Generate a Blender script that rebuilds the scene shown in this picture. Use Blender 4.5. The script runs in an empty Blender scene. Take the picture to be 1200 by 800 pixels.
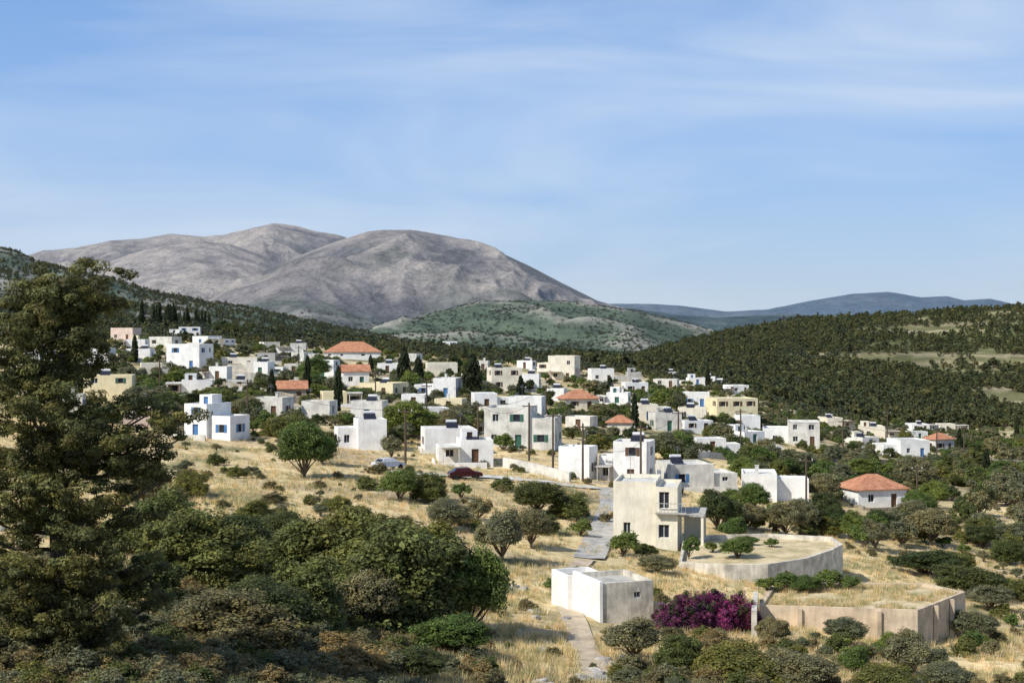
import bpy, math, random
import numpy as np
from mathutils import Vector, Matrix
random.seed(7); RNG=np.random.default_rng(7)
scene=bpy.context.scene
F=1648.0; HY=390.0; CZ=40.0       # survey constants: photo scale, horizon, eye height (m)
# ------------------------------------------------------------------ noise
def _h(ix,iy,s):
    n=(ix.astype(np.int64)*374761393+iy.astype(np.int64)*668265263+s*144269)&0xffffffff
    n=((n^(n>>13))*1274126177)&0xffffffff
    return ((n^(n>>16))&0xffffff)/float(0xffffff)*6.2831853
def perlin(x,y,s=0):
    x=np.asarray(x,float);y=np.asarray(y,float)
    ix=np.floor(x);iy=np.floor(y);fx=x-ix;fy=y-iy
    u=fx*fx*fx*(fx*(fx*6-15)+10);v=fy*fy*fy*(fy*(fy*6-15)+10)
    def g(a,b):
        t=_h(ix+a,iy+b,s);return np.cos(t)*(fx-a)+np.sin(t)*(fy-b)
    return 1.4*((g(0,0)*(1-u)+g(1,0)*u)*(1-v)+(g(0,1)*(1-u)+g(1,1)*u)*v)
def fbm(x,y,o=4,s=0):
    r=0;a=1;t=0
    for i in range(o):
        r=r+a*perlin(x*2**i,y*2**i,s+i);t+=a;a*=.5
    return r/t
def ridged(x,y,o=4,s=0):
    r=0;a=1;t=0
    for i in range(o):
        r=r+a*(1-2*np.abs(perlin(x*2**i,y*2**i,s+i)));t+=a;a*=.5
    return r/t
def sstep(a,b,x):
    t=np.clip((x-a)/(b-a),0,1);return t*t*(3-2*t)
# ------------------------------------------------------------------ terrain
TD=[4,8,15,30,50,70,100,140,190,250,320,400,500,650,1000,2000,5000,12000,45000]
TP=[-1500,0,200,400,600,800,1000,1200,2500]
T=[
 [1000,1050,1050,880,745,690,620,560,508,465,430,402,386,372,352,352,372,385,391],
 [1250,1280,1180,930,775,700,630,565,512,470,438,412,398,385,372,370,385,388,391],
 [1250,1280,1190,960,790,720,640,575,520,475,440,412,398,388,382,385,392,390,391],
 [1250,1280,1200,1000,850,760,680,590,535,490,455,425,410,402,402,405,400,393,391],
 [1250,1290,1220,1080,900,790,705,610,550,500,465,440,425,418,420,425,405,395,391],
 [1250,1290,1220,1080,900,800,715,640,575,520,485,460,443,436,440,440,410,396,391],
 [1250,1290,1220,1080,900,825,750,675,610,565,535,515,500,488,470,450,415,396,391],
 [1250,1290,1220,1080,910,840,770,700,635,585,552,528,510,495,475,450,415,396,391],
 [1250,1290,1220,1080,920,860,800,730,670,620,580,550,530,510,480,450,415,396,391]]
T=np.array(T,float); LT=np.log(TD)
GU=np.linspace(-1500,2500,401); GL=np.linspace(LT[0],LT[-1],500)
tmp=np.array([np.interp(GL,LT,T[i]) for i in range(len(TP))])
G=np.array([np.interp(GU,TP,tmp[:,j]) for j in range(len(GL))]).T
def blur(a,n,ax):
    k=np.hanning(n*2+3)[1:-1];k/=k.sum()
    p=np.pad(a,[(n,n) if i==ax else (0,0) for i in range(2)],mode='edge')
    return np.apply_along_axis(lambda r:np.convolve(r,k,'valid'),ax,p)
G=blur(blur(G,12,0),9,1)
def base_row(px,ld):
    a=np.clip((px-GU[0])/(GU[1]-GU[0]),0,len(GU)-1.001);b=np.clip((ld-GL[0])/(GL[1]-GL[0]),0,len(GL)-1.001)
    i=a.astype(int);j=b.astype(int);a=a-i;b=b-j
    return (G[i,j]*(1-a)+G[i+1,j]*a)*(1-b)+(G[i,j+1]*(1-a)+G[i+1,j+1]*a)*b
LAY=[ # D, front, back, profile, noise amp, noise wavelength, crest roughness
 (9800,3400,3000,{-900:330,-200:325,0:308,50:294,90:291,130:282,165:280,200:274,240:278,262:277,290:270,320:262,345:265,370:272,400:277,440:292,520:325,620:380,700:400},250,1500,.04),
 (7600,3100,2500,{60:400,150:378,230:350,300:322,350:300,385:287,410:279,430:272,450:270,480:270,500:273,525:278,560:286,590:297,620:311,660:332,700:352,750:366,800:384,850:402},215,1150,.02),
 (8300,2600,1500,{-400:395,0:345,60:322,110:308,150:297,200:289,240:283,270:286,310:300,350:322,400:355,440:385},230,1000,.04),
 (2500,1300,900,{-1200:270,-300:280,-60:286,0:292,20:296,45:309,90:319,130:326,180:342,240:354,300:363,360:375,420:388,480:401,560:415},14,330,.05),
 (4300,1600,1200,{350:415,400:398,450:382,500:368,560:355,620:352,680:355,740:363,790:375,830:386,900:402},70,460,.05),
 (16000,4500,4000,{200:380,450:372,600:366,660:360,700:356,750:355,800:358,850:365,900:362,950:352,1000:344,1040:342,1080:348,1110:347,1130:352,1160:350,1200:359,1300:356,1400:366,2200:370},110,1800,.1),
 (6800,1800,1500,{640:400,690:372,740:361,790:368,840:372,890:369,930:368,980:372,1040:385,1100:400},80,700,.08),
 (1350,650,600,{640:455,690:438,730:426,760:414,800:403,860:390,900:383,940:375,1000:373,1060:370,1100:367,1150:363,1200:360,1400:348,2300:330},12,190,.05)]
def height(x,y,full=False):
    x=np.asarray(x,float);y=np.maximum(np.asarray(y,float),4.0)
    px=np.clip(600+F*x/y,-1500,2500);ld=np.log(y)
    z=-(base_row(px,ld)-HY)/F*y
    z=z+0.7*fbm(x/22,y/22,3,3)*sstep(15,45,y)*(1-.6*sstep(400,900,y))+.18*fbm(x/3.,y/3.,2,9)*sstep(20,45,y)
    lid=np.zeros(z.shape,int);frac=np.zeros(z.shape);rv=np.zeros(z.shape)
    if y.max()>=600:
        z=z+8*fbm(x/260,y/260,4,5)*sstep(700,1800,y)
        zb=z.copy()
        for k,(D,Wf,Wb,prof,amp,wl,cr) in enumerate(LAY):
            ks=sorted(prof);pp=np.interp(px,ks,[prof[q] for q in ks])
            wob=perlin(px/160.,px*0+k*7.3,40+k)*0.25
            Dl=D*(1+.12*wob)
            zp=-(pp-HY)/F*Dl
            t=np.where(y<Dl,1-(Dl-y)/Wf,1-(y-Dl)/Wb)
            tc=np.clip(t,0,1)
            s=tc*tc*(3-2*tc)*.55+tc*.45
            lz=zb+(zp-zb)*s
            # spurs and gullies: slanted, running down the slope; weaker where the range is low
            loc=np.clip((zp-zb)/(F*0+1.9*amp),0.05,1) if k<3 else 1.0
            sx=x+.35*y;wx=sx/wl+.5*perlin(x/wl*.7,y/wl*.7,60+k);wy=y/(wl*2.1)+.5*perlin(x/wl*.7+9,y/wl*.7,61+k)
            q=ridged(wx,wy,6,20+k)
            lz=lz+amp*loc*(q-.45)*np.clip(3.6*s*(1-s)+cr*s,0,1)*np.where(tc>0,1,0)
            lz=np.where(tc>0,lz,-1e4)
            m=lz>z
            lid=np.where(m,k+1,lid);frac=np.where(m,s,frac);rv=np.where(m,q,rv);z=np.where(m,lz,z)
    z=z+CZ
    return (z,lid,frac,rv) if full else z
def hz(x,y): return float(height(np.array([x]),np.array([y]))[0])
MD=np.exp(np.linspace(math.log(22),math.log(3000),2600));MN=MD[MD<598]
def survey(px,py):
    """first ground point met along a surveyed bearing / depression"""
    u=(px-600)/F
    for A in (MN,MD):
        row=HY-(height(u*A,A)-CZ)/A*F
        ok=np.where(row<=py)[0]
        if len(ok): break
    d=float(A[ok[0]]) if len(ok) else 3000.
    return u*d,d,hz(u*d,d)
# ------------------------------------------------------------------ material helpers
def mat(name):
    m=bpy.data.materials.new(name);m.use_nodes=True
    nt=m.node_tree;b=nt.nodes['Principled BSDF'];b.inputs['Roughness'].default_value=.85
    b.inputs['Specular IOR Level'].default_value=.25
    return m,nt,b
def N(nt,t,**k):
    n=nt.nodes.new(t)
    for a,v in k.items(): setattr(n,a,v)
    return n
def noise(nt,scale,detail=5,vec=None,rough=.6):
    n=N(nt,'ShaderNodeTexNoise');n.inputs['Scale'].default_value=scale;n.inputs['Detail'].default_value=detail;n.inputs['Roughness'].default_value=rough
    if vec is not None: nt.links.new(vec,n.inputs['Vector'])
    return n
def ramp(nt,fac,stops):
    r=N(nt,'ShaderNodeValToRGB');nt.links.new(fac,r.inputs[0])
    e=r.color_ramp.elements
    while len(e)<len(stops): e.new(.5)
    for q,(p,c) in zip(e,stops): q.position=p;q.color=(*c,1) if len(c)==3 else c
    return r
def mixc(nt,typ,fac,a,b):
    m=N(nt,'ShaderNodeMix',data_type='RGBA',blend_type=typ)
    for s,v in ((m.inputs[0],fac),(m.inputs[6],a),(m.inputs[7],b)):
        if hasattr(v,'is_linked') or hasattr(v,'links'): nt.links.new(v,s)
        else: s.default_value=v if not isinstance(v,tuple) else (*v,1)
    return m.outputs[2]
def bump(nt,b,h,st=.3,dist=.05):
    n=N(nt,'ShaderNodeBump');n.inputs['Strength'].default_value=st;n.inputs['Distance'].default_value=dist
    nt.links.new(h,n.inputs['Height']);nt.links.new(n.outputs[0],b.inputs['Normal'])
def plaster(name,c,stain=.35,sc=.5):
    m,nt,b=mat(name);g=N(nt,'ShaderNodeNewGeometry').outputs['Position']
    n=noise(nt,sc,6,g);r=ramp(nt,n.outputs[0],[(.35,tuple(v*(1-stain) for v in c)),(.58,c)])
    mp=N(nt,'ShaderNodeMapping');mp.inputs['Scale'].default_value=(2.2,2.2,.35);nt.links.new(g,mp.inputs[0])
    n2=noise(nt,1.6,5,mp.outputs[0]);r2=ramp(nt,n2.outputs[0],[(.32,(.74,.73,.70)),(.56,(1,1,1))])
    nt.links.new(mixc(nt,'MULTIPLY',min(1,stain*2.2),r.outputs[0],r2.outputs[0]),b.inputs['Base Color'])
    n3=noise(nt,7,4,g);bump(nt,b,n3.outputs[0],.3,.02);return m
def plain(name,c,rough=.6,metal=0):
    m,nt,b=mat(name);g=N(nt,'ShaderNodeNewGeometry').outputs['Position']
    n=noise(nt,3,4,g);r=ramp(nt,n.outputs[0],[(.3,tuple(v*.8 for v in c)),(.7,c)])
    nt.links.new(r.outputs[0],b.inputs['Base Color']);b.inputs['Roughness'].default_value=rough;b.inputs['Metallic'].default_value=metal
    return m
M={}
M['white']=plaster('whitewash',(.84,.83,.80),.18)
M['offwhite']=plaster('old_whitewash',(.70,.68,.62),.32)
M['cream']=plaster('cream_plaster',(.80,.74,.60),.2)
M['yellow']=plaster('yellow_plaster',(.78,.69,.45),.15)
M['grey']=plaster('grey_render',(.50,.49,.47),.35)
M['pink']=plaster('pink_plaster',(.68,.55,.48),.2)
M['pale']=plaster('weathered_cream_wall',(.70,.65,.55),.42,.9)
M['tanwall']=plaster('tan_retaining_plaster',(.66,.53,.38),.35,.7)
M['stone']=plaster('rubble_stone',(.40,.35,.28),.55,2.5)
M['roofflat']=plaster('flat_roof_screed',(.48,.47,.44),.35,.8)
M['roofwhite']=plaster('limewashed_roof',(.66,.65,.61),.3,.8)
M['concrete']=plaster('concrete',(.48,.46,.42),.35,.8)
M['track']=plaster('dirt_track_soil',(.56,.46,.33),.3,.6)
M['glass']=plain('window_glass',(.03,.035,.045),.15)
M['frame']=plain('white_frame',(.7,.7,.68),.5)
M['blue']=plain('blue_paint',(.08,.2,.42),.5)
M['brown']=plain('brown_wood',(.13,.07,.04),.6)
M['green']=plain('green_paint',(.05,.14,.1),.5)
M['wood']=plain('pole_wood',(.10,.075,.055),.9)
M['metal']=plain('steel',(.4,.4,.42),.35,.8)
M['tank']=plain('tank_enamel',(.7,.7,.7),.4)
M['panel']=plain('solar_panel',(.02,.022,.035),.3)
M['rubber']=plain('tyre_rubber',(.02,.02,.02),.9)
m,nt,b=mat('terracotta_tiles')
tc=N(nt,'ShaderNodeTexCoord');w=N(nt,'ShaderNodeTexWave');w.inputs['Scale'].default_value=1.6;w.inputs['Distortion'].default_value=.4
nt.links.new(tc.outputs['Object'],w.inputs[0])
n=noise(nt,1.2,6,tc.outputs['Object']);r=ramp(nt,n.outputs[0],[(.3,(.36,.15,.085)),(.55,(.54,.25,.14)),(.75,(.60,.34,.22))])
r2=ramp(nt,w.outputs[1],[(0,(.75,.75,.75)),(.6,(1,1,1))])
nt.links.new(mixc(nt,'MULTIPLY',1.0,r.outputs[0],r2.outputs[0]),b.inputs[0]);bump(nt,b,w.outputs[1],.6,.08);M['tile']=m
def foliage_mat(name,tmix=.34):
    m,nt,b=mat(name);a=N(nt,'ShaderNodeAttribute',attribute_name='Col')
    oi=N(nt,'ShaderNodeObjectInfo');r=ramp(nt,oi.outputs['Random'],[(0,(.72,.80,.76)),(.5,(1,1,1)),(1,(1.3,1.14,.95))])
    c=mixc(nt,'MULTIPLY',1.0,a.outputs[0],r.outputs[0])
    nt.links.new(c,b.inputs[0]);b.inputs['Roughness'].default_value=.6
    tr=N(nt,'ShaderNodeBsdfTranslucent');nt.links.new(c,tr.inputs[0])
    mx=N(nt,'ShaderNodeMixShader');mx.inputs[0].default_value=tmix
    nt.links.new(b.outputs[0],mx.inputs[1]);nt.links.new(tr.outputs[0],mx.inputs[2])
    nt.links.new(mx.outputs[0],nt.nodes['Material Output'].inputs[0]);return m
M['leaf']=foliage_mat('foliage')
m,nt,b=mat('bark');g=N(nt,'ShaderNodeTexCoord');n=noise(nt,30,5,g.outputs['Object']);r=ramp(nt,n.outputs[0],[(.3,(.07,.05,.035)),(.7,(.2,.16,.12))]);nt.links.new(r.outputs[0],b.inputs[0]);bump(nt,b,n.outputs[0],.5,.02);M['bark']=m
m,nt,b=mat('limestone');g=N(nt,'ShaderNodeNewGeometry').outputs['Position'];n=noise(nt,1.5,8,g);r=ramp(nt,n.outputs[0],[(.3,(.18,.17,.16)),(.6,(.46,.44,.41))]);nt.links.new(r.outputs[0],b.inputs[0]);bump(nt,b,n.outputs[0],.8,.15);M['rock']=m
# ------------------------------------------------------------------ mesh helpers
def link(o,parent=None,coll=None):
    (coll or scene.collection).objects.link(o)
    if parent: o.parent=parent
    return o
def np_mesh(name,V,Fq,mats,mi=None,col=None,smooth=False):
    me=bpy.data.meshes.new(name);V=np.asarray(V,np.float32)
    me.vertices.add(len(V));me.vertices.foreach_set('co',V.ravel())
    tot=[];idx=[]
    for f in Fq:
        if len(f)==0: continue
        f=np.asarray(f,np.int32);idx.append(f.ravel());tot.append(np.full(len(f),f.shape[1],np.int32))
    idx=np.concatenate(idx);tot=np.concatenate(tot);st=np.concatenate([[0],np.cumsum(tot)[:-1]]).astype(np.int32)
    me.loops.add(len(idx));me.loops.foreach_set('vertex_index',idx)
    me.polygons.add(len(tot));me.polygons.foreach_set('loop_start',st);me.polygons.foreach_set('loop_total',tot)
    if mi is not None: me.polygons.foreach_set('material_index',np.asarray(mi,np.int32))
    me.polygons.foreach_set('use_smooth',np.full(len(tot),smooth,bool))
    for m in mats: me.materials.append(m)
    if col is not None:
        ca=me.color_attributes.new('Col','FLOAT_COLOR','POINT')
        c=np.ones((len(V),4),np.float32);c[:,:3]=col;ca.data.foreach_set('color',c.ravel())
    me.update(calc_edges=True);return me
class MB:
    def __init__(s): s.v=[];s.f=[];s.m=[]
    def quad(s,a,b,c,d,m=0):
        n=len(s.v);s.v+=[tuple(a),tuple(b),tuple(c),tuple(d)];s.f.append((n,n+1,n+2,n+3));s.m.append(m)
    def tri(s,a,b,c,m=0):
        n=len(s.v);s.v+=[tuple(a),tuple(b),tuple(c)];s.f.append((n,n+1,n+2));s.m.append(m)
    def box(s,x0,x1,y0,y1,z0,z1,m=0):
        p=[(x,y,z) for z in (z0,z1) for y in (y0,y1) for x in (x0,x1)]
        for a in ((0,2,3,1),(4,5,7,6),(0,1,5,4),(2,6,7,3),(0,4,6,2),(1,3,7,5)): s.quad(*[p[i] for i in a],m)
    def cyl(s,p0,p1,r0,r1,n=8,m=0,cap=True):
        p0=Vector(p0);p1=Vector(p1);d=(p1-p0).normalized();a=d.orthogonal().normalized();b=d.cross(a)
        A=[p0+(a*math.cos(t)+b*math.sin(t))*r0 for t in [i*2*math.pi/n for i in range(n)]]
        B=[p1+(a*math.cos(t)+b*math.sin(t))*r1 for t in [i*2*math.pi/n for i in range(n)]]
        for i in range(n): s.quad(A[i],A[(i+1)%n],B[(i+1)%n],B[i],m)
        if cap:
            for i in range(1,n-1): s.tri(B[0],B[i],B[i+1],m);s.tri(A[0],A[i+1],A[i],m)
    def obj(s,name,mats,parent=None,loc=None,rz=0):
        me=bpy.data.meshes.new(name);me.from_pydata(s.v,[],s.f)
        for m in mats: me.materials.append(m)
        me.polygons.foreach_set('material_index',s.m);me.update()
        o=bpy.data.objects.new(name,me);link(o,parent)
        if loc is not None: o.location=loc;o.rotation_euler=(0,0,rz)
        return o
# ------------------------------------------------------------------ ground sheet
ui=np.concatenate([np.linspace(-1.6,-.46,50),np.linspace(-.45,.45,720),np.linspace(.46,1.6,50)])
dj=np.concatenate([np.exp(np.linspace(math.log(4),math.log(4500),860,endpoint=False)),np.linspace(4500,11500,240,endpoint=False),np.exp(np.linspace(math.log(11500),math.log(45000),90))])
U,D=np.meshgrid(ui,dj);X=U*D;Y=D
Z,LID,FR,RV=height(X,Y,True)
nr,nc=X.shape
def L3(a,b,t): return a+(b-a)*t[...,None]
straw=np.array([.66,.53,.31]);straw2=np.array([.54,.43,.24]);soil=np.array([.44,.34,.23]);scrub=np.array([.15,.16,.07]);conc=np.array([.50,.46,.38])
n1=fbm(X/16,Y/16,4,50);n2=fbm(X/5,Y/5,3,55);n3=fbm(X/45,Y/45,3,60)
C=np.broadcast_to(straw,X.shape+(3,)).copy()
C=L3(C,straw2,sstep(-.1,.35,n2));C=L3(C,soil,sstep(.12,.35,n1)*.8)
C=L3(C,scrub,sstep(.10,.34,fbm(X/11,Y/11,4,77)-.03)*.8)
C=L3(C,scrub*.85,(1-sstep(60,85,Y+X*.5+6*n2))*.7)
vil=sstep(210,300,Y)*(1-sstep(520,640,Y))
C=L3(C,conc,vil*sstep(-.05,.25,fbm(X/13,Y/13,2,81))*.55)
C=L3(C,scrub,vil*sstep(-.05,.25,fbm(X/17,Y/17,3,85))*.75)
far=sstep(480,650,Y)
fg=np.array([.095,.11,.052]);tan=np.array([.34,.29,.19])
FC=L3(np.broadcast_to(fg,C.shape),tan,sstep(.12,.4,fbm(X/70,Y/40,5,90)))
C=L3(C,FC,far)
def open8(x,y,fr): return fbm(x/130,y/130,4,95)+.36*sstep(200,400,x)-.22-.35*sstep(.75,.95,fr)
m8=LID==8
op8=open8(X,Y,FR)
ter=sstep(.1,.7,np.sin(Z*1.1+3*n3))*sstep(-.1,.15,op8)
c8=L3(np.broadcast_to(fg*1.1,C.shape),np.array([.19,.185,.09]),sstep(-.2,.1,op8)*.8)
c8=L3(c8,np.array([.38,.33,.22]),np.clip(ter,0,1)*.8)
C=np.where(m8[...,None],c8,C)
wg=sstep(-.2,.4,fbm(X/700,Y/600,6,101)+1.3*(.34-FR))
rk=L3(np.broadcast_to(np.array([.245,.24,.26]),C.shape),np.array([.43,.40,.385]),sstep(.3,.72,RV+.25*fbm(X/420,Y/700,5,103)))  # massif rock and scrub colours carry a painted bluish haze tint
rk=L3(rk,np.array([.13,.145,.145]),sstep(-.3,-.0,-(RV-.22)+.3*fbm(X/170,Y/300,6,104))*.6)
rk=L3(rk,np.array([.14,.145,.17]),sstep(.0,.4,fbm(X/1500+3,Y/1500,4,108))*.5)
cb=L3(rk,np.array([.11,.135,.125]),wg*.85)
for k in (1,2,3): C=np.where((LID==k)[...,None],cb,C)
c5=L3(np.broadcast_to(np.array([.085,.115,.085]),C.shape),np.array([.32,.31,.28]),sstep(.55,.85,RV+.3*fbm(X/130,Y/110,5,111))*.7)  # foothill green, with a slight aerial haze tint put into the colour
C=np.where(((LID==4)|(LID==5))[...,None],c5,C)
C=np.where((LID==7)[...,None],L3(np.broadcast_to(np.array([.085,.125,.14]),C.shape),np.array([.15,.18,.19]),sstep(.05,.35,fbm(X/300,Y/300,5,113))),C)  # middle right ridge: distance haze painted in as blue-green
C=np.where((LID==6)[...,None],L3(np.broadcast_to(np.array([.10,.15,.21]),C.shape),np.array([.15,.19,.24]),sstep(-.1,.4,fbm(X/900,Y/900,5,114))),C)  # farthest range: blue-grey of aerial haze painted into the ground colour
ii=np.arange(nr*nc).reshape(nr,nc)
Fq=np.stack([ii[:-1,:-1],ii[:-1,1:],ii[1:,1:],ii[1:,:-1]],-1).reshape(-1,4)
m,nt,b=mat('terrain');g=N(nt,'ShaderNodeNewGeometry').outputs['Position']
a=N(nt,'ShaderNodeAttribute',attribute_name='Col')
na=noise(nt,.9,7,g,.7);ra=ramp(nt,na.outputs[0],[(.3,(.62,.62,.58)),(.5,(1,1,1)),(.72,(1.22,1.18,1.1))])
nb=noise(nt,.045,8,g,.7);rb=ramp(nt,nb.outputs[0],[(.35,(.68,.7,.68)),(.5,(1,1,1)),(.68,(1.2,1.18,1.15))])
nf=noise(nt,.006,9,g,.75);rf=ramp(nt,nf.outputs[0],[(.38,(.66,.67,.7)),(.5,(1,1,1)),(.62,(1.25,1.22,1.18))])
c=mixc(nt,'MULTIPLY',1.0,a.outputs[0],ra.outputs[0]);c=mixc(nt,'MULTIPLY',1.0,c,rb.outputs[0]);c=mixc(nt,'MULTIPLY',1.0,c,rf.outputs[0])
nt.links.new(c,b.inputs[0]);b.inputs['Roughness'].default_value=1;b.inputs['Specular IOR Level'].default_value=.05
b1=N(nt,'ShaderNodeBump');b1.inputs['Strength'].default_value=.6;b1.inputs['Distance'].default_value=.25;nt.links.new(na.outputs[0],b1.inputs['Height'])
at_=N(nt,'ShaderNodeAttribute',attribute_name='rugged')
b2=N(nt,'ShaderNodeBump');b2.inputs['Distance'].default_value=100;nt.links.new(at_.outputs['Fac'],b2.inputs['Strength']);nt.links.new(nf.outputs[0],b2.inputs['Height']);nt.links.new(b1.outputs[0],b2.inputs['Normal'])
nt.links.new(b2.outputs[0],b.inputs['Normal']);M['terrain']=m
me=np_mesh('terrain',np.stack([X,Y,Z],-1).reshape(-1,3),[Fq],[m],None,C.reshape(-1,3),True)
ra_=me.attributes.new('rugged','FLOAT','POINT');ra_.data.foreach_set('value',(sstep(2500,6000,Y)*.8).astype(np.float32).ravel())
link(bpy.data.objects.new('terrain',me))
# ------------------------------------------------------------------ foliage
def tube(V,Fc,p0,p1,r0,r1,n=6):
    p0=np.array(p0,float);p1=np.array(p1,float);d=p1-p0;d/=np.linalg.norm(d)+1e-9
    a=np.cross(d,[0.3,.9,.1]);a/=np.linalg.norm(a);b=np.cross(d,a);k=len(V)
    for p,r in ((p0,r0),(p1,r1)):
        for i in range(n):
            t=i*2*math.pi/n;V.append(p+(a*math.cos(t)+b*math.sin(t))*r)
    for i in range(n): Fc.append((k+i,k+(i+1)%n,k+n+(i+1)%n,k+n+i))
def leaves(C,Nn,S,rng,asp=.55):
    n=len(C);r=rng.normal(size=(n,3));Nn=Nn/(np.linalg.norm(Nn,axis=1,keepdims=True)+1e-9)
    t=np.cross(Nn,r);t/=np.linalg.norm(t,axis=1,keepdims=True)+1e-9;b=np.cross(Nn,t)
    S=S[:,None];V=np.stack([C-t*S,C-b*S*asp,C+t*S,C+b*S*asp],1).reshape(-1,3)
    return V,np.arange(n*4).reshape(n,4)
def clumps(cent,rad,M_,leaf,col,rng,flat=.8,up=.3,tone=.35,alt=None):
    K=len(cent);ci=np.repeat(np.arange(K),M_);n=len(ci)
    d=rng.normal(size=(n,3));d/=np.linalg.norm(d,axis=1,keepdims=True)
    r=rng.uniform(.35,1.08,n)**.6
    off=d*(r*rad[ci])[:,None];off[:,2]*=flat
    P=cent[ci]+off
    Nn=d+rng.normal(size=(n,3))*.45;Nn[:,2]+=up
    S=leaf*rng.uniform(.6,1.35,n)
    kb=(1+rng.uniform(-tone,tone,K))[ci]*rng.uniform(.7,1.3,n)
    yel=rng.uniform(0,1,K)[ci]
    c=np.array(col)[None]*kb[:,None];c=c*np.stack([1+.3*yel,1+.1*yel,1-.15*yel],1)
    if alt is not None:
        mk=((rng.uniform(0,1,K)<.16)[ci])|(rng.uniform(0,1,n)<.12);c[mk]=np.array(alt)[None]*kb[mk][:,None]
    return P,Nn,S,c
def build_tree(name,cent,rad,M_,leaf,col,rng,wood,flat=.8,up=.3,asp=.55,tone=.35,alt=None):
    P,Nn,S,c=clumps(cent,rad,M_,leaf,col,rng,flat,up,tone,alt)
    V,Fl=leaves(P,Nn,S,rng,asp);WV=[];WF=[]
    for w in wood: tube(WV,WF,*w)
    nW=len(WV);VV=np.concatenate([np.array(WV).reshape(-1,3),V]);FF=[np.array(WF).reshape(-1,4),Fl+nW]
    mi=np.concatenate([np.zeros(len(WF),int),np.ones(len(Fl),int)])
    cc=np.concatenate([np.ones((nW,3))*.1,np.repeat(c,4,0)])
    return np_mesh(name,VV,FF,[M['bark'],M['leaf']],mi,cc)
def round_tree(name,seed,K,M_,leaf,col,zlow=.1,flat=.8,tone=.35,alt=None):
    """unit plant: about 1 m wide, 1 m high"""
    rng=np.random.default_rng(seed);cent=[];rad=[];wood=[]
    nl=rng.integers(5,9);lob=rng.normal(size=(nl,3));lob[:,2]=np.abs(lob[:,2])*.8;lob/=np.linalg.norm(lob,axis=1,keepdims=True)
    for i in range(K):
        d=rng.normal(size=3);d/=np.linalg.norm(d);d[2]=abs(d[2])*1.15-.25
        l=max(0,np.max(lob@(d/np.linalg.norm(d))))
        r=(.20+.25*l**4)*(rng.uniform(.3,1)**.45)
        if zlow<.05: zc=.22;p=np.array([d[0]*r*1.05,d[1]*r*1.05,zc+d[2]*r*(1.55 if d[2]>0 else .9)])
        else: zc=zlow+.38*(1-zlow);p=np.array([d[0]*r,d[1]*r,zc+d[2]*r*1.25*(1-zlow*.5)])
        p[2]=max(p[2],zlow+.03);cent.append(p);rad.append(rng.uniform(.045,.125))
    cent=np.array(cent);fork=np.array([.02,.0,max(zlow*.9,.08)])
    wood.append(((0,0,-.1),fork,.03,.022,8))
    for i in rng.choice(K,min(K,14),replace=False):
        mid=fork*.5+cent[i]*.5+rng.normal(size=3)*.02
        wood.append((fork,mid,.014,.009,5));wood.append((mid,cent[i],.009,.003,5))
    return build_tree(name,cent,np.array(rad),M_,leaf,col,rng,wood,flat,.35,.55,tone,alt)
def cypress(name,seed,n,leaf):
    rng=np.random.default_rng(seed);z=rng.uniform(.03,.98,n);r=.40*np.sin(np.pi*np.clip(z,.0,1)**.7)**.6*rng.uniform(.4,1,n)
    t=rng.uniform(0,6.28,n);cent=np.stack([r*np.cos(t),r*np.sin(t),z],1)
    return build_tree(name,cent,np.full(n,.085),20,leaf,(.03,.044,.02),rng,[((0,0,-.05),(0,0,.9),.05,.01,6)],.6,.5)
OAK=(.125,.15,.05);OLV=(.17,.185,.115);BRT=(.12,.18,.052);DRK=(.07,.095,.036);DRY=(.20,.18,.095);PIN=(.078,.10,.045)
V_={}
for kind,col,zl in (('oak_shrub',OAK,.0),('olive_tree',OLV,.12),('fruit_tree',BRT,.08),('pine_tree',DRK,.08),('dry_shrub',DRY,.0)):
    V_[(kind,'near')]=[round_tree(kind+'_n%d'%i,11+i,240,120,.0145,col,zl,tone=.42) for i in range(3)]
    V_[(kind,'mid')]=[round_tree(kind+'_m%d'%i,31+i,110,50,.028,col,zl) for i in range(4)]
V_[('cypress_tree','near')]=V_[('cypress_tree','mid')]=[cypress('cypress',5,220,.05),cypress('cypress_b',6,220,.05)]
V_[('bougainvillea','near')]=V_[('bougainvillea','mid')]=[round_tree('boug%d'%i,71+i,200,90,.018,((.24,.04,.17),(.20,.045,.15))[i],.0,tone=.6,alt=(.08,.11,.04)) for i in range(2)]
def tree(kind,px,py,wpx,hpx,world=None):
    x,y,z=survey(px,py) if world is None else world
    w=wpx/F*y;h=hpx/F*y
    me=random.choice(V_[(kind,'near' if wpx>48 else 'mid')])
    o=link(bpy.data.objects.new(kind,me));o.location=(x,y,z-.04*h)
    o.scale=(w,w*random.uniform(.85,1.05),h*1.02);o.rotation_euler=(0,0,random.uniform(0,6.28));return o
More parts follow.
